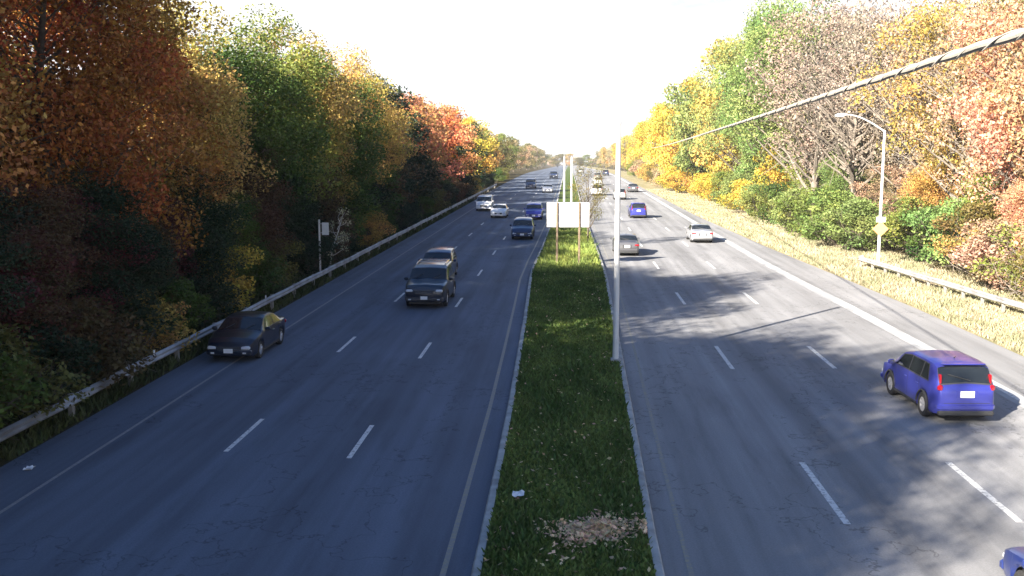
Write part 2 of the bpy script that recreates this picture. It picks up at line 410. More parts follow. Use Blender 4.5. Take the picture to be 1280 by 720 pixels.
def make_tree_meshes(seed, Ht, Rc, zb, nclump, nleaf, size, clr, kind='broad', bark=None, twigs=1.0):
    rng = np.random.default_rng(seed); cs = []; rs = []
    zc = (Ht+zb)/2; hz = (Ht-zb)/2
    while len(cs) < nclump:
        d = rng.normal(size=3); d /= np.linalg.norm(d)
        q = .5+.5*rng.random()**.7
        p = d*q
        z = zc+p[2]*hz*.93
        u = (z-zb)/(Ht-zb)
        if kind == 'broad': wd = Rc*(1.0-.18*u)
        elif kind == 'cone': wd = Rc*1.5*(1-u*.93)
        elif kind == 'tall': wd = Rc
        else: wd = Rc
        lump = 1+.22*math.sin(3*math.atan2(p[1], p[0])+seed)+.12*math.sin(5*math.atan2(p[1], p[0])+z)
        x, y = p[0]*wd*lump, p[1]*wd*lump
        if kind == 'cone':
            a = rng.random()*6.283; rr = wd*(.35+.65*rng.random()); x, y = rr*math.cos(a), rr*math.sin(a)
        cs.append((x, y, z)); rs.append(clr*(.65+.7*rng.random()))
    cs = np.array(cs); rs = np.array(rs)
    cnt = np.maximum(8, (nleaf*rs**2/np.sum(rs**2))).astype(int)
    V, C, Lv = leaf_arrays(rng, cs, rs, cnt, size)
    crown = quad_mesh('crown', V, C, Lv, M['leaf'])
    mb = MB(); r0 = Ht*.016+.05; lean = rng.normal(size=2)*.25
    tp = [(0, 0, -.4)]+[(lean[0]*(k/6)**1.5+rng.normal()*.08, lean[1]*(k/6)**1.5+rng.normal()*.08, Ht*.88*k/6) for k in range(1, 7)]
    tr = [r0*1.35]+[r0*(1-.86*k/6) for k in range(1, 7)]
    mb.tube(tp, tr, 8)
    tpn = np.array(tp)
    for c, r in zip(cs, rs):
        if rng.random() > twigs: continue
        z0 = max(zb*.55, c[2]-math.hypot(c[0], c[1])*(.5+.5*rng.random())-.3)
        z0 = min(z0, Ht*.84)
        base = np.array([np.interp(z0, tpn[:, 2], tpn[:, 0]), np.interp(z0, tpn[:, 2], tpn[:, 1]), z0])
        rb = max(.02, r0*(1-z0/Ht)*.42)
        m1 = base+(c-base)*.35+np.array([0, 0, -.1])+rng.normal(size=3)*.15
        m2 = base+(c-base)*.7+rng.normal(size=3)*.2
        mb.tube([base, m1, m2, c+rng.normal(size=3)*.1], [rb, rb*.7, rb*.42, .012], 5, cap=False)
        for _ in range(2 if twigs >= .99 else 1):
            e = m2+rng.normal(size=3)*r*.9; mb.tube([m2, (m2+e)/2+rng.normal(size=3)*.08, e], [rb*.35, rb*.22, .008], 4, cap=False)
    trunk = mb.mesh('trunk', bark or M['bark'], smooth=True, ang=60)
    return trunk, crown

TV = {
 'near1': (22, make_tree_meshes(21, 22, 6.2, 2.0, 150, 76000, .17, 1.6)),
 'near2': (22, make_tree_meshes(22, 22, 6.0, 2.4, 160, 76000, .17, 1.5)),
 'broad1': (16, make_tree_meshes(1, 16, 5.4, 1.6, 84, 50000, .14, 1.35)),
 'broad2': (16, make_tree_meshes(2, 16, 5.0, 1.2, 76, 48000, .145, 1.4)),
 'broad3': (16, make_tree_meshes(3, 16, 5.6, 2.2, 92, 50000, .14, 1.25)),
 'far1': (16, make_tree_meshes(4, 16, 5.4, 1.0, 55, 11000, .31, 1.5)),
 'far2': (16, make_tree_meshes(5, 16, 5.0, .8, 48, 10000, .33, 1.6)),
 'cone': (16, make_tree_meshes(6, 16, 3.1, 1.0, 110, 20000, .2, .85, 'cone')),
 'sparse1': (16, make_tree_meshes(7, 16, 5.0, 3.0, 120, 15000, .15, 1.05, 'tall', M['bark_pale'])),
 'sparse2': (16, make_tree_meshes(8, 16, 4.6, 2.6, 110, 11000, .15, 1.0, 'tall', M['bark_pale'])),
 'bare': (16, make_tree_meshes(9, 16, 4.6, 3.5, 150, 4200, .14, .9, 'tall', M['bark_pale'])),
 'airy': (16, make_tree_meshes(10, 16, 4.8, 2.0, 100, 24000, .165, 1.05, 'tall', M['bark_pale'])),
 'thin': (16, make_tree_meshes(14, 16, 5.2, 4.5, 60, 5200, .2, 1.1, 'tall')),
 'shrub1': (3, make_tree_meshes(11, 3, 1.9, .1, 34, 6500, .11, .55, 'broad')),
 'shrub2': (3, make_tree_meshes(12, 3, 1.6, .1, 28, 5500, .11, .5, 'broad')),
 'brush': (3, make_tree_meshes(13, 3, 1.7, .2, 46, 2600, .09, .5, 'broad', M['bark_pale'])),
}
def tree(name, var, x, y, ht, col, label, cat, group, wid=1.0, rz=None):
    base, (tm, cm) = TV[var]
    s = ht/base
    o = empty(name, (x, y, gz(x, y)), rnd.random()*6.28 if rz is None else rz)
    o.scale = (s*wid, s*wid, s)
    t = bpy.data.objects.new('trunk' if name != 'shrub' else 'stem', tm); COL.objects.link(t); t.parent = o
    c = bpy.data.objects.new('crown' if name != 'shrub' else 'foliage', cm); COL.objects.link(c); c.parent = o
    c.color = (*col, 1)
    tag(o, label, cat, group); return o

C = dict(maroon=(.12, .03, .03), teal=(.035, .07, .045), rust=(.44, .15, .045), orange=(.50, .24, .07), gold=(.46, .32, .09), yellow=(.55, .40, .07),
         green=(.075, .12, .025), lime=(.20, .24, .05), bronze=(.10, .065, .03), olive=(.16, .14, .04), tan=(.42, .31, .18),
         salmon=(.56, .25, .12), dark=(.025, .045, .02), mauve=(.36, .28, .22), bright=(.55, .43, .10), peach=(.58, .34, .19), leafgreen=(.20, .27, .08))
CW = dict(maroon='dark maroon', teal='dark blue-green', rust='rust red', orange='burnt orange', gold='brownish gold', yellow='bright yellow', green='deep green',
          lime='yellow-green', bronze='bronze brown', olive='olive', tan='tan', salmon='salmon orange', dark='very dark green',
          mauve='greyish mauve half-bare', bright='pale yellow', peach='peach orange', leafgreen='fresh green')
def jit(c, a=.12): 
    k = 1+rnd.uniform(-a, a); return tuple(v*k*(1+rnd.uniform(-a, a)*.6) for v in c)

# left wood, front row
LF = [(-24, 19, 'green', 'near2'), (-17, 20, 'green', 'near1'), (-10, 23, 'bronze', 'near2'), (-3, 25.5, 'green', 'near1'), (3.5, 24.8, 'green', 'near2'), (11, 16, 'olive', 'near1'), (17, 16.5, 'teal', 'near2'), (23.5, 24, 'olive', 'near1'),
 (30, 20.5, 'orange', 'near2'), (36.5, 18, 'rust', 'near1'), (43, 16.2, 'orange', 'broad3'), (49.5, 15.4, 'gold', 'broad2'), (56, 15.2, 'green', 'broad3'),
 (63, 15.8, 'lime', 'broad1'), (70, 16, 'gold', 'broad2'), (77, 15.6, 'green', 'broad3'), (85, 15.6, 'gold', 'broad1'),
 (94, 15.4, 'gold', 'broad2'), (104, 15.4, 'teal', 'cone'), (113, 14.6, 'dark', 'far1'), (124, 14.7, 'salmon', 'far2'), (136, 14.8, 'salmon', 'far1'),
 (149, 15, 'rust', 'far2'), (163, 14.4, 'salmon', 'far1'), (178, 14, 'dark', 'far2'), (196, 13.6, 'yellow', 'far1'), (216, 13.2, 'lime', 'far2'),
 (240, 12.8, 'gold', 'far1'), (268, 12.5, 'olive', 'far2'), (300, 12.3, 'lime', 'far1'), (335, 12.2, 'tan', 'far2'), (375, 12.2, 'olive', 'far1'),
 (420, 12.3, 'tan', 'far2'), (470, 12.5, 'olive', 'far1'), (530, 13, 'tan', 'far2'), (600, 13.5, 'olive', 'far1'), (680, 14, 'tan', 'far2'), (770, 14, 'olive', 'far1')]
for i, (x, y, h) in enumerate([(-24.5, -15, 20), (-24.5, -7.5, 23), (-24.5, -1, 24.5), (-24.5, 5, 22.5)]):  # unseen clump, added to close up the tree shade on the right lanes
    tree('tree', ['near1', 'near2'][i % 2], x, y, h, jit(C['green']), 'tall deep green tree, %s of four in the unseen clump added for shade behind the nearest left trees' % ORD[i], 'tree', 'unseen tall trees added for shade at the near left', wid=1.1)
for i, (y, h, c, v) in enumerate(LF):
    tree('tree', v, -19.8-(2 if y < 34 else 0)+rnd.uniform(-.7, .7), y, h, jit(C[c]),
         '%s tree, %s from the camera in the front row left of the road' % (CW[c], ORD[i]), 'tree', 'front row of trees left of the road', wid=1.0 if y < 45 else 1.08)
LB = [(-20, 19), (-12, 22), (-5, 24), (2, 24), (10, 16), (20, 13), (30, 13), (39, 12), (48, 11.5), (58, 11.5), (68, 11.5), (79, 11.5), (91, 12), (104, 12), (118, 12), (134, 12), (152, 12), (172, 12), (195, 12), (225, 12), (260, 12), (300, 12)]
cyc = ['gold', 'orange', 'teal', 'gold', 'rust', 'yellow', 'bronze', 'green', 'gold']
for i, (y, h) in enumerate(LB):
    c = cyc[i % len(cyc)]
    tree('tree', ['far1', 'far2'][i % 2], -28+rnd.uniform(-1, 1), y+2, h+.6, jit(C[c]),
         '%s tree, %s from the camera in the second row left of the road' % (CW[c], ORD[i]), 'tree', 'second row of trees left of the road', wid=1.1)
for i, y in enumerate([-2, 12, 26, 40, 54, 68, 84, 102, 124, 150]):
    c = cyc[(i*2+1) % len(cyc)]
    tree('tree', ['far2', 'far1'][i % 2], -38+rnd.uniform(-1.5, 1.5), y+4, 11.5, jit(C[c]),
         '%s tree, %s from the camera in the rearmost row left of the road' % (CW[c], ORD[i]), 'tree', 'rear row of trees left of the road', wid=1.25)
ucol = ['dark', 'bronze', 'green', 'dark', 'green', 'bronze', 'dark']
for i in range(27):
    y = 20*1.085**i
    c = ucol[i % 7] if i not in (1, 4, 6, 9) else 'maroon'
    tree('young_tree', ['broad2', 'broad3'][i % 2] if y < 60 else 'far1', -17.9+rnd.uniform(-.4, .4), y, 6.2+rnd.random()*2.2, jit(C[c]),
         '%s young tree, %s from the camera in the undergrowth left of the road' % (CW[c], ORD[i]), 'young tree', 'young trees in the undergrowth left of the road', wid=1.35)
# low growth behind the left guardrail
for i in range(30):
    y = 22*1.088**i
    if y > 260: break
    c = ['dark', 'green', 'olive', 'dark', 'bronze', 'dark', 'gold', 'green', 'dark'][i % 9]
    if i == 9: c = 'yellow'
    tree('shrub', ['shrub1', 'shrub2'][i % 2], -16.2+rnd.uniform(-.5, .7), y, 2.4+rnd.random()*1.1, jit(C[c]),
         '%s shrub, %s from the camera along the left guardrail' % (CW[c], ORD[i]), 'shrub', 'shrubs along the left guardrail', wid=1.2)

# right wood
RF = [(34, 17, 'gold', 'sparse1'), (41, 18, 'tan', 'airy'), (48, 18.5, 'lime', 'airy'), (55, 18.5, 'peach', 'sparse1'), (61, 18, 'peach', 'airy'), (68, 18.5, 'tan', 'sparse2'),
 (75, 19.5, 'gold', 'sparse1'), (83, 20.5, 'mauve', 'sparse1'), (92, 22, 'mauve', 'bare'), (102, 24, 'mauve', 'sparse1'),
 (113, 25, 'leafgreen', 'airy'), (125, 26.5, 'leafgreen', 'broad3'), (139, 26, 'leafgreen', 'broad1'), (155, 23.5, 'bright', 'far1'), (172, 21.5, 'leafgreen', 'far2'),
 (190, 20.5, 'yellow', 'far1'), (212, 19.5, 'yellow', 'far2'), (238, 18, 'bright', 'far1'), (270, 17, 'yellow', 'far2'), (305, 16, 'bright', 'far1'),
 (345, 14.5, 'yellow', 'far2'), (390, 14, 'bright', 'far1'), (440, 13.5, 'gold', 'far2'), (500, 13.5, 'tan', 'far1'), (570, 13.5, 'gold', 'far2'), (650, 14, 'tan', 'far1'), (740, 14, 'olive', 'far2')]
for i, (y, h, c, v) in enumerate(RF):
    tree('tree', v, (28 if y < 90 else 25 if y < 170 else 22)+rnd.uniform(-.8, .8), y, h, jit(C[c]),
         '%s tree, %s from the camera in the front row right of the road' % (CW[c], ORD[i]), 'tree', 'front row of trees right of the road', wid=.95 if y < 110 else .9)
cyc2 = ['tan', 'gold', 'peach', 'mauve', 'lime', 'mauve', 'tan', 'leafgreen', 'bright']
for i, y in enumerate([40, 49, 58, 67, 76, 86, 97, 109, 122, 137, 154, 174, 198, 228, 264, 306]):
    c = cyc2[i % len(cyc2)]
    tree('tree', ['airy', 'sparse1', 'sparse2', 'bare'][i % 4] if y < 120 else ['far1', 'far2'][i % 2], 36+rnd.uniform(-1, 1), y, (17 if y < 75 else 20) if y < 150 else 17, jit(C[c]),
         '%s tree, %s from the camera in the second row right of the road' % (CW[c], ORD[i]), 'tree', 'second row of trees right of the road', wid=1.05)
for i, y in enumerate([48, 62, 77, 93, 112, 134, 160]):
    c = ['gold', 'mauve', 'tan', 'mauve', 'tan', 'leafgreen', 'gold'][i]
    tree('tree', ['airy', 'sparse1'][i % 2], 46+rnd.uniform(-1, 1), y, 16.5 if y < 90 else 20, jit(C[c]),
         '%s tree, %s from the camera in the rearmost row right of the road' % (CW[c], ORD[i]), 'tree', 'rear row of trees right of the road', wid=1.3)
scol = ['tan', 'olive', 'gold', 'tan', 'lime', 'gold', 'leafgreen', 'tan', 'leafgreen', 'leafgreen', 'lime', 'leafgreen', 'gold', 'yellow', 'leafgreen', 'lime', 'yellow', 'bright', 'yellow', 'bright']
for i in range(38):
    y = 44*1.052**i
    if y > 290: break
    c = scol[(i*2//3) % len(scol)] if y > 66 else ['tan', 'gold', 'olive', 'peach', 'lime'][i % 5]
    if 66 < y < 118: c = ['leafgreen', 'green', 'lime', 'leafgreen'][i % 4]
    v = 'brush' if (y < 66 and i % 2 == 0) else ['shrub1', 'shrub2'][i % 2]
    tree('shrub', v, 23.4-(1.9 if y > 74 else 0)+(1.0 if 58 < y <= 74 else 0)-(.3 if y > 90 else 0)-(2.5 if y > 170 else 0)+rnd.uniform(-.5, .5), y, 3.2+rnd.random()*1.4, jit(C[c]),
         '%s shrub, %s from the camera along the right wood edge' % (CW[c], ORD[i]), 'shrub', 'shrubs along the right wood edge', wid=1.15)
for i, (x, y, h, c) in enumerate([(27.5, 50, 6, 'gold'), (27.2, 58, 7, 'peach'), (27, 66, 6.5, 'lime'), (27, 74, 7.5, 'gold'), (26.5, 84, 7, 'tan'), (26, 95, 8, 'leafgreen'), (26, 108, 8, 'lime'), (25.5, 122, 9, 'yellow'), (25.5, 138, 9, 'leafgreen'), (25, 158, 9, 'yellow'), (25, 182, 9, 'lime')]):
    tree('sapling', ['airy', 'broad2'][i % 2] if y < 120 else 'far2', x, y, h, jit(C[c]), '%s young tree, %s from the camera before the right wood' % (CW[c], ORD[i]), 'young tree', 'young trees before the right wood', wid=1.25)

# distant trees closing the view beyond the road
for i in range(30):
    x = -90+i*7.5+rnd.uniform(-2, 2); y = 880+rnd.uniform(-30, 90); c = ['tan', 'olive', 'gold', 'olive', 'lime'][i % 5]
    tree('tree', ['far1', 'far2'][i % 2], x, y, rnd.uniform(9, 14), jit(C[c]), '%s distant tree, %s from the left where the road disappears' % (CW[c], ORD[i]), 'tree', 'distant trees where the road disappears', wid=1.7)

# median tree and birch sapling
tree('tree', 'thin', 1.55, 79, 6.8, jit(C['olive']), 'thin leaning olive tree on the grass median behind the blank sign', 'tree', None, wid=.62)
def birch():
    o = empty('sapling', (-14.9, 62.5, 0)); rng = np.random.default_rng(5); mb = MB()
    mb.tube([(0, 0, -.1), (.15, 0, 1.4), (.6, 0, 2.6), (.9, .1, 3.6)], [.06, .05, .035, .012], 6)
    ends = []
    for k in range(13):
        z = 1.0+k*.19; b = np.array([.1+.25*max(0, z-1), 0, z]); e = b+np.array([rng.uniform(-.6, 1.1), rng.uniform(-.6, .6), rng.uniform(.1, .9)])
        mb.tube([b, (b+e)/2+rng.normal(size=3)*.08, e], [.022, .016, .008], 4); ends.append(e)
    mb.build('trunk', M['birch'], o, smooth=True)
    V, Cc, Lv = leaf_arrays(rng, np.array(ends), np.full(13, .3), [45]*13, .08)
    c = bpy.data.objects.new('crown', quad_mesh('crown', V, Cc, Lv, M['leaf'])); COL.objects.link(c); c.parent = o; c.color = (.5, .48, .3, 1)
    tag(o, 'spindly white-barked sapling leaning over the left guardrail beside the short white post', 'young tree')
birch()

# ------------------------------------------------------------ grass
def blades(name, n, xf, y0, y1, hgt, col, m, z=.12, seed=1, ypow=1.6, wid=.03, zfn=None, label=None, cat='grass'):
    rng = np.random.default_rng(seed); u = rng.random(n)**ypow; y = y0+(y1-y0)*u
    a = np.array([xf(q)[0] for q in y]); b = np.array([xf(q)[1] for q in y]); x = a+(b-a)*rng.random(n)
    zz = np.array([zt(q) for q in y])+z if zfn is None else np.array([zfn(p, q) for p, q in zip(x, y)])
    P = np.stack([x, y, zz], 1); an = rng.random(n)*6.283
    sc = 1+2.0*u
    t = np.stack([np.cos(an), np.sin(an), np.zeros(n)], 1)*(wid*sc)[:, None]
    patch = .5+.5*np.sin(x*1.9+1.3*np.sin(y*.8))*np.cos(y*.55+x)
    hh = hgt*(.5+.7*rng.random(n))*(.7+.6*patch)
    ln = rng.normal(size=(n, 3))*.45*hh[:, None]; ln[:, 2] = hh
    V = np.stack([P-t, P+t, P+t*.35+ln, P-t*.35+ln], 1).reshape(-1, 3)
    me = quad_mesh(name, V, np.clip(patch+rng.normal(size=n)*.15, 0, 1), rng.random(n), m)
    o = bpy.data.objects.new(name, me); COL.objects.link(o); o.color = (*col, 1)
    tag(o, label, cat, kind='stuff'); return o
blades('median_grass', 60000, lambda y: (medL(y)+.03, medR(y)-.03), 14, 130, .11, (.115, .17, .04), M['grass'], seed=2, ypow=1.5, label='green grass covering the median strip')
blades('verge_grass', 90000, lambda y: (roadR(y)+.1, 24.5), 34, 190, .22, (.38, .345, .22), M['verge_blade'], z=-.02, seed=3, ypow=1.3, wid=.017, label='dry straw-coloured grass on the right verge')
blades('verge_weeds', 16000, lambda y: (-16.8, -13.95), 24, 150, .30, (.06, .075, .025), M['grass'], z=-.02, seed=4, ypow=1.4, wid=.035, label='dark weeds under the left guardrail')

blades('median_weeds', 7000, lambda y: (medL(y)+.25, medR(y)-.15), 62, 92, .36, (.27, .33, .08), M['grass'], z=.12, seed=8, ypow=1.0, wid=.02, label='tall pale yellow-green weeds around the sign base on the median', cat='weeds')
def sun_patch_leaves():
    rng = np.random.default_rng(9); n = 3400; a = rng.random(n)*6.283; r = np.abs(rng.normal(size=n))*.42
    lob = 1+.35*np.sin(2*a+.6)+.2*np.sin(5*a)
    P = np.stack([.62+r*lob*np.cos(a)*.95, 19.6+r*lob*np.sin(a)*1.0, .17+.14*np.exp(-r*3)*rng.random(n)+.05*rng.random(n)], 1)  # heap of leaves whose pale tan stands in for a sunlit patch
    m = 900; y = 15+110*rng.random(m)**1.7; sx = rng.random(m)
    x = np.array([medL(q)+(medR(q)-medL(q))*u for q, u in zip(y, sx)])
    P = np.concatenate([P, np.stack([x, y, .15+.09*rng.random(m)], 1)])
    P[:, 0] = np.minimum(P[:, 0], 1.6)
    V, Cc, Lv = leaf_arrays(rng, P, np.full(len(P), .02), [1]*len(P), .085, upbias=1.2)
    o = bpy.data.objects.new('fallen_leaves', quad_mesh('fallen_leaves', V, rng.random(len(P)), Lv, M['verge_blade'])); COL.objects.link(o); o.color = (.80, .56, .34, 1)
    tag(o, 'tan fallen leaves scattered along the median, and heaped near as a painted sunlit patch', 'leaves', kind='stuff')
sun_patch_leaves()
# litter
def litter(x, y, z, s, label):
    mb = MB(); rng = np.random.default_rng(int(abs(x*100))); n = 5; vs = []; fs = []
    for i in range(n):
        for j in range(n): vs.append((x+(i/(n-1)-.5)*s, y+(j/(n-1)-.5)*s*1.4, z+.01+rng.random()*s*.35))
    for i in range(n-1):
        for j in range(n-1): k = i*n+j; fs.append((k, k+n, k+n+1, k+1))
    mb.add(vs, fs); o = mb.build('litter', M['litter']); tag(o, label, 'litter')
litter(-1.05, 21.5, .2, .26, 'crumpled white paper on the near median grass')
litter(-13.1, 23.3, .0, .2, 'small white scrap on the left shoulder')

# ------------------------------------------------------------ guardrails
def rail_prof():
    return [(0, .0), (.035, .03), (.08, .06), (.08, .10), (.03, .14), (.03, .17), (.08, .21), (.08, .25), (.035, .28), (0, .31)]
def guardrail(pts, face, label, post_gap, endcap, name='guardrail', gm=None):
    gm = gm or M['galv']
    """pts: polyline (x,y); face: +1 when the corrugated face looks to +x"""
    o = empty(name, (pts[0][0], pts[0][1], 0)); ox, oy = pts[0]
    dense = []; 
    for (a, b) in zip(pts[:-1], pts[1:]):
        n = max(1, int(math.hypot(b[0]-a[0], b[1]-a[1])/2))
        dense += [(a[0]+(b[0]-a[0])*k/n, a[1]+(b[1]-a[1])*k/n) for k in range(n)]
    dense.append(pts[-1])
    mb = MB(); vs = []; fs = []; pr = rail_prof(); th = .012
    full = [(a, z) for a, z in pr]+[(a-th, z) for a, z in reversed(pr)]
    n = len(full)
    for i, (x, y) in enumerate(dense):
        wob = .012*math.sin(i*1.7)+.01*math.sin(i*.6)
        for a, z in full: vs.append((x-ox+face*a, y-oy, zt(y)+.42+z+wob))
    for j in range(len(dense)-1):
        for i in range(n):
            k = j*n+i; k2 = j*n+(i+1) % n; f = (k, k2, k2+n, k+n); fs.append(f if face > 0 else f[::-1])
    fs.append(tuple(range(n))); fs.append(tuple(range((len(dense)-1)*n, len(dense)*n)))
    mb.add(vs, fs); mb.build('rail', gm, o, smooth=True, ang=50)
    acc = 0; last = dense[0]; nxt = 0
    pm = None; k = 0
    tot = 0
    for (x, y) in dense:
        tot += math.hypot(x-last[0], y-last[1]); last = (x, y)
        if tot >= nxt and k < 95:
            p = MB(); p.box((0, 0, .34), (.14, .16, .76), bev=.01); p.box((face*.085*0.5, 0, .58), (.05, .15, .30), bev=.01)
            if pm is None: pm = p.mesh('post', M['post_steel'])
            q = bpy.data.objects.new('post', pm); COL.objects.link(q); q.parent = o; q.location = (x-ox-face*.10, y-oy, zt(y)); k += 1
            nxt += post_gap
    if endcap is not None:
        x, y = endcap; e = MB()
        ring = [(math.cos(t)*.16, math.sin(t)*.16) for t in [math.pi*(-.5+i/8*1.0) for i in range(9)]]
        vs = []; fs = []
        for i, (a, b) in enumerate(ring): vs += [(x-ox-face*.1+ (-face)*a*0+face*b, y-oy+a, zt(y)+.42), (x-ox-face*.1+face*b, y-oy+a, zt(y)+.74)]
        for i in range(8): fs.append((2*i, 2*i+2, 2*i+3, 2*i+1))
        e.add(vs, fs); e.build('end_cap', M['galv'], o, smooth=True)
    tag(o, label, 'guardrail'); return o
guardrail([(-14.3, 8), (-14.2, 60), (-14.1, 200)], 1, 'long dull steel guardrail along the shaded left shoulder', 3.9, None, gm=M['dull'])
guardrail([(21.4, 22), (20.8, 47), (19.1, 67.5)], -1, 'sunlit pale steel guardrail ending on the right verge', 1.95, (19.1, 67.5))
for i, (y, lab) in enumerate([(33.5, 'small white reflector on the left guardrail, nearer one'), (46.5, 'small white reflector on the left guardrail, farther one')]):
    o = empty('reflector', (-14.16, y, .78)); a = MB(); a.box((0, 0, .06), (.03, .12, .14), bev=.01); a.build('lens', M['white_enamel'], o)
    b = MB(); b.box((-.02, 0, -.03), (.02, .06, .10)); b.build('bracket', M['galv'], o); tag(o, lab, 'reflector', 'reflectors on the left guardrail')

# ------------------------------------------------------------ poles, lamps, signs, cable
def median_pole():
    o = empty('pole', (1.75, 36.3, .12)); z1 = 8.55
    m = MB(); m.tube([(0, 0, .02), (0, 0, 1), (0, 0, z1-.05)], [.115, .105, .085], 14); m.build('shaft', M['pole'], o, smooth=True)
    b = MB(); b.box((0, 0, .05), (.36, .36, .1), bev=.02); b.build('base_plate', M['kerb'], o)
    c = MB(); c.tube([(0, 0, z1-.05), (0, 0, z1), (0, 0, z1+.04)], [.1, .1, .03], 14); c.build('cap', M['pole'], o, smooth=True)
    d = MB(); d.box((0, -.11, .75), (.1, .02, .22), bev=.01); d.build('hand_hole_cover', M['pole'], o)
    tag(o, 'tall slim white pole rising from the right kerb of the median', 'pole')
median_pole()

def street_lamp():
    o = empty('street_lamp', (20.6, 68.4, 0)); h = 8.9
    m = MB(); m.tube([(0, 0, -.1), (0, 0, .5), (0, 0, h)], [.12, .11, .075], 12); m.build('shaft', M['pole'], o, smooth=True)
    a = MB(); pts = [(0, 0, h-.1)]
    for k in range(9):
        t = k/8; pts.append((-.15-2.45*t, -.2*t, h+.02+.98*math.sin(t*math.pi*.5)))
    a.tube(pts, [.075]+[.055-.015*k/8 for k in range(9)], 10); ar = a.build('arm', M['pole'], o, smooth=True)
    l = MB(); l.tube([(-2.5, -.2, h+1.0), (-2.7, -.21, h+1.0), (-3.1, -.23, h+.97), (-3.3, -.24, h+.93)], [.05, .11, .12, .05], 10); lo = l.build('lamp_head', M['white_enamel'], o, smooth=True)
    g = MB(); g.box((-2.95, -.22, h+.88), (.4, .16, .05), bev=.02); g.build('lens', M['head'], lo)
    b = MB(); b.box((0, 0, .06), (.42, .42, .2), bev=.03); b.build('base', M['kerb'], o)
    tag(o, 'tall pale street lamp with curved arm standing on the right verge', 'street lamp')
    s = empty('sign', (20.6, 68.27, 2.45)); d = MB(); q = .52
    vs = [(q, 0, 0), (0, 0, q), (-q, 0, 0), (0, 0, -q)]; vs = [(x, -.012, z) for x, _, z in vs]+[(x, .012, z) for x, _, z in vs]
    d.add(vs, [(3, 2, 1, 0), (4, 5, 6, 7), (0, 1, 5, 4), (1, 2, 6, 5), (2, 3, 7, 6), (3, 0, 4, 7)])
    d.build('sign_face', M['orange'], s)
    bb = MB(); bb.box((0, -.02, .62), (.62, .02, .34), bev=.008); bb.build('upper_plate', M['white_enamel'], s)
    tag(s, 'small orange diamond sign under a white plate, fixed to the street lamp', 'sign')
street_lamp()

def big_sign():
    o = empty('road_sign', (0, 66, .12), R(2))
    p = MB(); p.box((-.02, .07, 3.34), (2.75, .03, 1.6)); p.build('panel', M['alum'], o)
    e = MB()
    for x in (-1.41, 1.37): e.box((x, .065, 3.34), (.03, .05, 1.64))
    for z in (2.52, 4.16): e.box((-.02, .065, z), (2.75, .05, .03))
    e.build('edge_frame', M['trim'], o)
    for x in (-.72, .72):
        q = MB(); q.box((x, 0, 2.05), (.13, .10, 4.15), bev=.01); q.build('post', M['wood'], o)
    for z in (2.8, 3.34, 3.9):
        q = MB(); q.box((-.02, .035, z), (2.6, .035, .05)); q.build('rail', M['alum'], o)
    tag(o, 'back of a large white rectangular sign on two brown posts in the median', 'road sign')
big_sign()
for x, lab in ((-.42, 'tall slender pale post behind the median sign, left of the pair'), (.30, 'tall slender pale post behind the median sign, right of the pair')):
    o = empty('pole', (x, 101, .1)); m = MB(); m.tube([(0, 0, 0), (0, 0, 3), (0, 0, 6.75)], [.11, .10, .085], 10); m.build('shaft', M['pole'], o, smooth=True)
    c = MB(); c.tube([(0, 0, 6.75), (0, 0, 6.85)], [.1, .04], 10); c.build('cap', M['galv'], o)
    b = MB(); b.box((0, 0, .05), (.35, .35, .1), bev=.02); b.build('base_plate', M['kerb'], o); tag(o, lab, 'pole', 'pair of posts behind the median sign')

def small_post():
    o = empty('sign_post', (-15.0, 60.5, -.02))
    m = MB(); m.box((0, 0, 1.75), (.10, .07, 3.5), bev=.01); m.build('post', M['white_enamel'], o)
    p = MB(); p.box((.38, -.045, 2.95), (.42, .012, .75), bev=.004); p.build('panel', M['white_enamel'], o)
    q = MB(); q.box((.2, -.02, 3.25), (.42, .03, .04)); q.box((.2, -.02, 2.7), (.42, .03, .04)); q.build('bracket', M['galv'], o)
    tag(o, 'short white sign post with a small side panel behind the left guardrail', 'sign post')
small_post()

def utility_pole():
    o = empty('utility_pole', (19.8, 250, zt(250)-.1))
    m = MB(); m.tube([(0, 0, -.2), (0, 0, 9.6)], [.17, .12], 10); m.build('shaft', M['wood'], o, smooth=True)
    a = MB(); a.box((0, 0, 8.9), (2.0, .1, .12), bev=.01); a.build('crossarm', M['wood'], o)
    for x in (-.85, -.4, .4, .85):
        q = MB(); q.tube([(x, 0, 8.96), (x, 0, 9.08), (x, 0, 9.16)], [.04, .055, .02], 8); q.build('insulator', M['white_enamel'], o)
    tag(o, 'wooden utility pole far off on the right verge at the cable end', 'utility pole')
utility_pole()
def cable():
    a = Vector((2.38, 4.1, H+.64)); b = Vector((19.5, 250, 7.75)); 
    d = (b-a); pts = []
    for k in list(np.linspace(-.012, .06, 12))+list(np.linspace(.08, 1, 24)):
        p = a+d*k; p.z -= 1.1*max(0, k)*(1-k); pts.append(p)
    m = MB()
    ks = list(np.arange(-.012, .13, .00035))+list(np.linspace(.13, 1, 60))
    for q in range(3):
        ps = []; cen = []
        for k in ks:
            p = a+d*k; p.z -= 1.1*max(0, k)*(1-k); cen.append(p.copy()); t = 2*math.pi*(q/2)+k*246/1.1*2*math.pi if k < .13 else 2*math.pi*q/3
            ps.append(p+Vector((1, 0, 0))*math.cos(t)*.004+Vector((0, 0, 1))*math.sin(t)*.004)
        if q == 0: m.tube(ps, .027, 10)
        else: m.tube([p+(p-c)*6.2 if c is not None else p for p, c in [(pp, cc) for pp, cc in zip(ps, cen)]], .005, 5, cap=False)
    o = m.build('cable', M['cable'], smooth=True); tag(o, 'thick pale overhead cable crossing the upper right', 'cable')
cable()

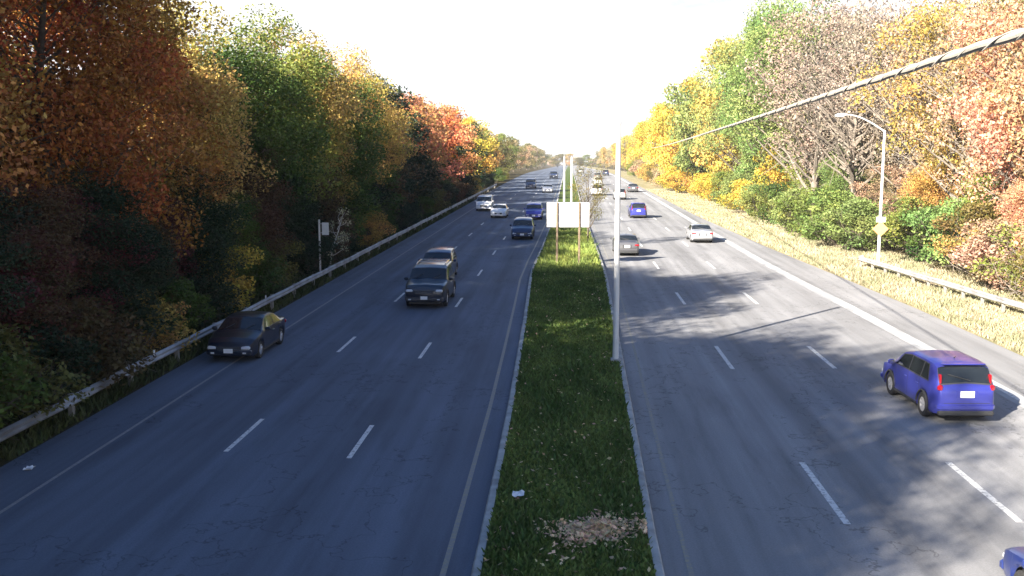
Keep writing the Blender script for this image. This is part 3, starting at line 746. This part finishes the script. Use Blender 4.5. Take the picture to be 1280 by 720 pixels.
# ------------------------------------------------------------ cars
def interp(tab, y): return float(np.interp(y, [t[0] for t in tab], [t[1] for t in tab]))
KINDS = {
 'suv': dict(L=4.6, W=1.86, Hh=1.69, belt=1.09, tumble=.18, rw=.355, wf=2.62, wr_=.88, sill=.24,
   top=[(0, .92), (.05, 1.06), (.12, 1.14), (.42, 1.6), (.62, 1.66), (1.1, 1.69), (2.2, 1.68), (2.7, 1.585), (3.45, 1.13), (3.6, 1.08), (4.2, .97), (4.45, .83), (4.55, .66)],
   rear=(.13, .41), wind=(2.76, 3.42), sides=[(.62, 1.12, .25, .0), (1.18, 2.02, 0, 0), (2.08, 3.12, 0, .42)]),
 'bigsuv': dict(L=5.2, W=2.04, Hh=1.9, belt=1.22, tumble=.16, rw=.40, wf=3.05, wr_=1.05, sill=.32,
   top=[(0, 1.05), (.05, 1.2), (.12, 1.26), (.28, 1.8), (.5, 1.87), (1.3, 1.9), (2.7, 1.89), (3.15, 1.8), (3.85, 1.30), (4.0, 1.26), (4.9, 1.16), (5.12, 1.06), (5.2, .85)],
   rear=(.13, .27), wind=(3.2, 3.82), sides=[(.45, 1.3, .0, .0), (1.36, 2.3, 0, 0), (2.36, 3.5, 0, .36)]),
 'sedan': dict(L=4.7, W=1.82, Hh=1.45, belt=.96, tumble=.20, rw=.33, wf=2.7, wr_=.98, sill=.22,
   top=[(0, .82), (.06, .98), (.2, 1.03), (.75, 1.06), (.85, 1.08), (1.45, 1.39), (1.75, 1.44), (2.4, 1.45), (2.75, 1.39), (3.5, 1.01), (3.65, .97), (4.3, .86), (4.6, .74), (4.7, .58)],
   rear=(.9, 1.42), wind=(2.8, 3.46), sides=[(1.05, 1.9, .42, .0), (1.96, 3.12, 0, .42)]),
 'van': dict(L=5.1, W=1.98, Hh=1.85, belt=1.12, tumble=.14, rw=.35, wf=3.0, wr_=.9, sill=.26,
   top=[(0, 1.0), (.05, 1.14), (.12, 1.2), (.26, 1.74), (.5, 1.83), (1.5, 1.85), (2.9, 1.83), (3.3, 1.72), (4.2, 1.16), (4.35, 1.1), (4.85, .96), (5.03, .84), (5.1, .62)],
   rear=(.13, .25), wind=(3.36, 4.16), sides=[(.5, 1.5, .0, .0), (1.56, 2.6, 0, 0), (2.66, 3.85, 0, .42)]),
}
def car(kind, x, y, heading, pnt, label, group, glassy=None, lamps='grey', roof_rack=False, plate=True, yaw=0.0):
    """heading +1: drives away from the camera; -1: towards it. x, y is the centre"""
    K = KINDS[kind]; Ln, W, rw = K['L'], K['W'], K['rw']
    pit = math.atan2(zt(y+2)-zt(y-2), 4)
    o = empty('car', (x, y, zt(y)+.004), 0 if heading > 0 else math.pi); o.rotation_euler.x = pit*heading; o.rotation_euler.z += R(yaw)
    yr, yf = K['wr_'], K['wr_']+K['wf']; ra = rw+.055
    def zb(s):
        z = K['sill']+.06*(max(0, 1-s/.3)+max(0, 1-(Ln-s)/.3))
        for c in (yr, yf):
            if abs(s-c) < ra: z = max(z, rw+math.sqrt(ra*ra-(s-c)**2))
        return z
    def half(s):
        u = abs(s-Ln/2)/(Ln/2); e = (u**8)*(.16 if kind != 'suv' else .20) + (max(0, (u-.985)/.015))*.035
        wb = W/2*(1-e); zt_ = interp(K['top'], s); b = min(K['belt'], zt_-.07); z0 = zb(s)
        up = max(0.0, (zt_-K['belt']-.02)/(K['Hh']-K['belt'])); up = min(1, up)
        wr = (wb*.93)*(1-up)+(wb*.975-K['tumble'])*up
        b = max(b, z0+.1); zt2 = max(zt_, b+.05)
        crown = .02+.015*(1-up)
        return [(wb*.93, z0), (wb*.995, z0+min(.1, (b-z0)*.25)), (wb, z0+(b-z0)*.6), (wb*.975, b), (wr+.012, max(b+.02, zt2-.055)), (wr*.88, zt2-.012), (0, zt2+crown)]
    TB = [1, .9, .75, .6, .35, .27, 0]
    def surf(s, t):
        h = half(s); at = abs(t); sg = 1 if t >= 0 else -1
        xs = [p[0] for p in h][::-1]; zs = [p[1] for p in h][::-1]; tt = TB[::-1]
        return np.array([sg*float(np.interp(at, tt, xs)), s-Ln/2, float(np.interp(at, tt, zs))])
    def nrm(s, t):
        e = .01; a = surf(s+e, t)-surf(s-e, t); b = surf(s, t+e*.5)-surf(s, t-e*.5); n = np.cross(b, a)
        l = np.linalg.norm(n); n = n/l if l > 1e-9 else np.array([0, 0, 1.])
        c = surf(s, t)-np.array([0, s-Ln/2, .7])
        return n if np.dot(n, c) > 0 else -n
    st = sorted(set([round(v, 3) for v in list(np.linspace(0, Ln, 64))+[.02, .05, .1, Ln-.05, Ln-.02, yr-ra, yr-ra+.01, yr+ra, yr+ra-.01, yf-ra, yf-ra+.01, yf+ra, yf+ra-.01]+[p[0] for p in K['top']]+[yr+ra*math.cos(a) for a in np.linspace(.2, 2.94, 14)]+[yf+ra*math.cos(a) for a in np.linspace(.2, 2.94, 14)]]))
    tr = [-1, -.95, -.9, -.82, -.75, -.67, -.6, -.52, -.44, -.35, -.31, -.27, -.18, -.09, 0]; tr = tr+[-q for q in tr[-2::-1]]
    vs = []; fs = []; n = len(tr)
    for s in st:
        for t in tr: vs.append(surf(s, t))
    for j in range(len(st)-1):
        for i in range(n-1): k = j*n+i; fs.append((k, k+n, k+n+1, k+1))
    fs.append(tuple(range(n))); fs.append(tuple(reversed(range((len(st)-1)*n, len(st)*n))))
    mb = MB(); mb.add(vs, fs); body = mb.build('body', pnt, o, smooth=True, ang=38)
    ub = MB(); ub.box((0, 0, .42), (W*.74, Ln*.94, .34)); ub.build('underbody', M['trim'], o)
    def patch(name, s0, s1, t0, t1, m, off=.006, ns=8, n_t=10, fr=0, fb=0):
        """fr / fb slant the front / rear edge: shortened by that many metres at the top"""
        mb = MB(); vs = []; fs = []
        ts = np.linspace(t0, t1, n_t+1)
        for t in ts:
            u = 1-(abs(t)-min(abs(t0), abs(t1)))/max(1e-6, abs(abs(t1)-abs(t0))) if abs(abs(t0)-abs(t1)) > 1e-6 else 0
            a = s0+fb*u; b = s1-fr*u
            for q in range(ns+1):
                s = a+(b-a)*q/ns; p = surf(s, t)+nrm(s, t)*off; vs.append(p)
        for i in range(n_t):
            for q in range(ns): k = i*(ns+1)+q; fs.append((k, k+1, k+ns+2, k+ns+1))
        mb.add(vs, fs); return mb.build(name, m, o, smooth=True, ang=50)
    G = M['glass']
    a_, b_ = K['sides'][0], K['sides'][-1]
    for sg in (1, -1):
        patch('window_frame', a_[0]-.05, b_[1]+.07, sg*.372, sg*.592, M['trim'], off=.003, fr=b_[3], fb=a_[2], n_t=5, ns=30)
        for q, (a, b, fb, fr) in enumerate(K['sides'][-2:]): patch('door_seam', a-.035, a-.02, sg*.60, sg*.88, M['trim'], off=.004, ns=1, n_t=8)
        patch('door_seam', K['sides'][-1][1]-.12, K['sides'][-1][1]-.105, sg*.60, sg*.88, M['trim'], off=.004, ns=1, n_t=8)
        for c in (yr, yf):
            am = MB(); pts = [(sg*(W/2-.004), c-Ln/2+math.cos(t)*(ra+.012), max(K['sill']+.02, rw+math.sin(t)*(ra+.012))) for t in np.linspace(-.1, math.pi+.1, 18)]
            if kind in ('suv', 'bigsuv'): am.tube(pts, .028, 6); am.build('wheel_arch', M['trim'], o, smooth=True)
    s0, s1 = K['rear']; patch('rear_window_frame', s0-.03, s1+.03, -.345, .345, M['trim'], off=.003, n_t=14)
    if kind in ('suv', 'van'):
        sp = MB(); sp.box((0, -Ln/2+s1-.02, K['Hh']-.03), (W*.66, .20, .045), bev=.02); sp.build('spoiler', pnt, o, smooth=True)
    an = MB(); an.tube([(0, -Ln/2+1.05 if kind != 'sedan' else -Ln/2+1.9, K['Hh']), (0, -Ln/2+.9 if kind != 'sedan' else -Ln/2+1.7, K['Hh']+.09)], [.02, .006], 6); an.build('antenna', M['trim'], o)
    tg = MB(); tg.box((0, -Ln/2+.0, K['sill']+.36), (W*.7, .012, .012)); tg.build('tailgate_seam', M['trim'], o)
    s0, s1 = K['rear']; patch('rear_window', s0, s1, -.33, .33, G)
    s0, s1 = K['wind']; patch('windshield', s0, s1, -.33, .33, G)
    for (a, b, fb, fr) in K['sides']:
        for sg in (1, -1): patch('side_window', a, b, sg*.385, sg*.575, G, fr=fr, fb=fb, n_t=5)
    # door seams and handles
    for sg in (1, -1):
        dm = MB()
        for (a, b, fb, fr) in K['sides'][-2:]:
            p = surf(a+.12, sg*.68); dm.box((p[0]+sg*.012, p[1], p[2]), (.03, .2, .03), bev=.008)
        dm.build('door_handle', pnt if kind != 'bigsuv' else M['chrome'], o)
        sk = MB(); sk.box((sg*(W/2-.035), 0, K['sill']+.05), (.06, K['wf']-2*ra, .10), bev=.015); sk.build('side_skirt', M['trim'], o)
        # mirror
        sm = K['wind'][1]-.28; p = surf(sm, sg*.6); mr = MB(); mr.box((p[0]+sg*.13, p[1], p[2]+.06), (.2, .1, .15), bev=.04); mo = mr.build('mirror', pnt, o)
        gl = MB(); gl.box((p[0]+sg*.13, p[1]-.053, p[2]+.06), (.15, .006, .11)); gl.build('mirror_glass', M['chrome'], mo)
    # wheels
    for sg in (1, -1):
        for c in (yr, yf):
            xw = sg*(W/2-.115); tw = MB(); pr = [(-.1, rw*.62), (-.1, rw*.93), (-.07, rw), (.07, rw), (.1, rw*.93), (.1, rw*.62)]
            tw.lathe_x(pr, (xw, c-Ln/2, rw), 28); wo_ = tw.build('wheel', M['tyre'], o, smooth=True)
            rm = MB(); rm.lathe_x([(sg*.07, rw*.62), (sg*.085, rw*.62), (sg*.085, rw*.54), (sg*.03, rw*.52), (sg*.03, .001)], (xw, c-Ln/2, rw), 28)
            for q in range(5):
                a = q*2*math.pi/5+.3
                for da in (-.10, .10):
                    rm.tube([(xw+sg*.07, c-Ln/2+math.cos(a)*.04, rw+math.sin(a)*.04), (xw+sg*.08, c-Ln/2+math.cos(a+da)*rw*.58, rw+math.sin(a+da)*rw*.58)], [.026, .02], 5)
            rm.lathe_x([(sg*.05, .055), (sg*.092, .05), (sg*.094, .001)], (xw, c-Ln/2, rw), 14)
            rm.build('rim', M['rim'], wo_, smooth=True)
    # rear
    yb = -Ln/2; zR = interp(K['top'], .02); wB = W/2
    bm = M['grey_trim'] if kind in ('bigsuv',) else pnt
    b = MB(); b.box((0, yb+.10, .48 if kind != 'bigsuv' else .55), (W*.88, .26, .26), bev=.08); b.build('rear_bumper', bm, o, smooth=True)
    b = MB(); b.box((0, yb+.05, .31 if kind != 'bigsuv' else .38), (W*.84, .2, .15), bev=.04); b.build('rear_valance', M['trim'], o)
    for sg in (1, -1):
        t_ = MB()
        if kind in ('suv', 'bigsuv', 'van'):
            zt0 = K['belt']
            t_.box((sg*(wB-.20), yb+.10, zt0-.07), (.17, .17, .20), bev=.06)
            t_.box((sg*(wB-.225), yb+.22, zt0+.15), (.06, .18, .32), bev=.025)
        else: t_.box((sg*(wB-.22), yb+.07, .80), (.34, .16, .15), bev=.04)
        t_.build('taillight', M['tail'], o, smooth=True)
    if plate:
        pz = {'suv': .86, 'bigsuv': .95, 'sedan': .72, 'van': .9}[kind]
        rc = MB(); rc.box((0, yb+.005, pz), (.62, .03, .22), bev=.01); rc.build('plate_recess', M['trim'] if kind != 'suv' else pnt, o)
        q = MB(); q.box((0, yb-.018, pz), (.40, .012, .19), bev=.004); q.build('license_plate', M['plate'], o)
    wp = MB(); p = surf(K['rear'][0]+.02, .05); wp.tube([tuple(p+np.array([0, -.02, .02])), tuple(surf((K['rear'][0]+K['rear'][1])/2, -.2)+np.array([0, -.025, .02]))], .012, 5); wp.build('wiper', M['trim'], o)
    # front
    yfr = Ln/2; zH = interp(K['top'], Ln-.06)
    fb_ = MB(); fb_.box((0, yfr-.09, K['sill']+.17), (W*.92, .24, .24), bev=.07); fb_.build('front_bumper', bm if kind == 'bigsuv' else pnt, o, smooth=True)
    gr = MB(); gr.box((0, yfr-.01, zH-.16), (W*.46, .06, .2), bev=.03); go = gr.build('grille', M['trim'], o)
    gb = MB()
    for k in range(3): gb.box((0, yfr+.022, zH-.22+.06*k), (W*.42, .012, .014))
    gb.build('grille_bar', M['chrome'], go)
    for sg in (1, -1):
        hl = MB(); hl.box((sg*(wB-.3), yfr-.075, zH-.12), (.36, .16, .15), bev=.045); hl.build('headlight', M['head'], o, smooth=True)
        fl = MB(); fl.box((sg*(wB-.32), yfr+.01, K['sill']+.16), (.16, .05, .09), bev=.02); fl.build('fog_lamp', M['head'], o)
    fp = MB(); fp.box((0, yfr+.045, K['sill']+.24), (.34, .012, .16), bev=.003); fp.build('license_plate', M['plate'], o)
    for q in (-.35, .15):
        w_ = MB(); a0 = surf(K['wind'][1]+.02, -q*.6)+np.array([0, .01, .02]); a1 = surf(K['wind'][1]-.28, -q*.6-.12)+np.array([0, .01, .018]); w_.tube([tuple(a0), tuple(a1)], .011, 5); w_.build('wiper', M['trim'], o)
    if roof_rack:
        for sg in (1, -1):
            r_ = MB(); z_ = K['Hh']+.06; xr = W/2-K['tumble']-.13
            r_.tube([(sg*xr, -Ln/2+.6, z_-.07), (sg*xr, -Ln/2+.75, z_), (sg*xr, -Ln/2+2.5, z_), (sg*xr, -Ln/2+2.65, z_-.08)], .022, 6); r_.build('roof_rail', M['chrome'], o)
        for yy in (1.1, 2.1):
            r_ = MB(); r_.box((0, -Ln/2+yy, z_+.03), (2*xr+.1, .07, .03), bev=.01); r_.build('crossbar', M['chrome'], o)
    tag(o, label, 'car', group); return o

blue = paint('blue', (.04, .048, .30), .25); navy = paint('navy', (.02, .035, .16)); black = paint('black', (.012, .018, .035)); silver = paint('silver', (.55, .56, .58), .6)
white = paint('white', (.78, .78, .78), 0); grey = paint('grey', (.12, .12, .13), .4); dblue = paint('dark_blue', (.022, .04, .10))
GR = 'cars driving away on the right carriageway'; GL = 'cars driving towards the camera on the left carriageway'
car('suv', 11.22, 31.05, 1, blue, 'bright blue SUV with silver wheels and white plate, nearest whole car on the right', GR, yaw=2.5)
car('sedan', 8.62, 15.55, 1, navy, 'dark blue car cut off by the bottom right corner', GR)
car('sedan', 11.0, 86.0, 1, silver, 'silver sedan in the lane beside the right shoulder', GR)
car('sedan', 4.25, 75.5, 1, grey, 'dark grey sedan just right of the tall median pole', GR)
car('suv', 7.75, 115.0, 1, blue, 'blue SUV far off in the middle right lane', GR)
car('sedan', 11.3, 181, 1, grey, 'dark grey sedan far off beside the right shoulder', GR)
car('suv', 7.7, 155, 1, silver, 'silver SUV far off between the blue and dark cars', GR)
car('suv', 6.1, 214, 1, white, 'distant white SUV seen between median tree and pole, farther one', GR)
car('van', 4.6, 168, 1, white, 'distant white van seen between median tree and pole, nearer one', GR)
car('sedan', 7.4, 262, 1, grey, 'tiny grey sedan beyond the white SUV on the right', GR)
car('suv', 10.8, 300, 1, dblue, 'tiny dark blue SUV near the vanishing point on the right', GR)
car('sedan', 4.2, 345, 1, silver, 'tiny silver sedan near the vanishing point beside the median', GR)
car('bigsuv', -6.95, 51.0, -1, black, 'large black SUV with roof rack coming down the middle left lane', GL, roof_rack=True)
car('sedan', -12.3, 38.0, -1, black, 'black sedan on the left shoulder beside the guardrail', GL)
car('sedan', -7.75, 114.6, -1, white, 'white sedan in front of a white van on the left carriageway', GL)
car('van', -10.4, 127, -1, white, 'white van just behind the white sedan on the left carriageway', GL)
car('suv', -3.9, 88.0, -1, dblue, 'dark blue SUV in the lane left of the median sign', GL)
car('suv', -3.75, 112.0, -1, blue, 'blue SUV following close beside the median, left carriageway', GL)
car('suv', -7.75, 60.5, -1, dblue, 'dark blue SUV following close behind the large black SUV', GL)
car('van', -7.2, 196, -1, dblue, 'dark blue van far up the left carriageway', GL)
car('sedan', -3.6, 178, -1, silver, 'silver sedan far up the left carriageway beside the median', GL)
car('bigsuv', -3.8, 262, -1, dblue, 'distant dark SUV by the median on the left carriageway', GL)

# ------------------------------------------------------------ air
def haze():
    mb = MB(); x0, x1, y0, y1, z0, z1 = -4100, 4100, -500, 7100, zt(7100)-3, 60
    mb.box(((x0+x1)/2, (y0+y1)/2, (z0+z1)/2), (x1-x0, y1-y0, z1-z0))
    m = bpy.data.materials.new('haze'); m.use_nodes = True; nt = m.node_tree; nt.nodes.clear()
    v = nt.nodes.new('ShaderNodeVolumePrincipled'); v.inputs['Color'].default_value = (.93, .95, 1, 1); v.inputs['Density'].default_value = .00018; v.inputs['Anisotropy'].default_value = .0
    o = nt.nodes.new('ShaderNodeOutputMaterial'); nt.links.new(v.outputs[0], o.inputs['Volume'])
    ob = mb.build('haze', m); tag(ob, kind='stuff')
haze()
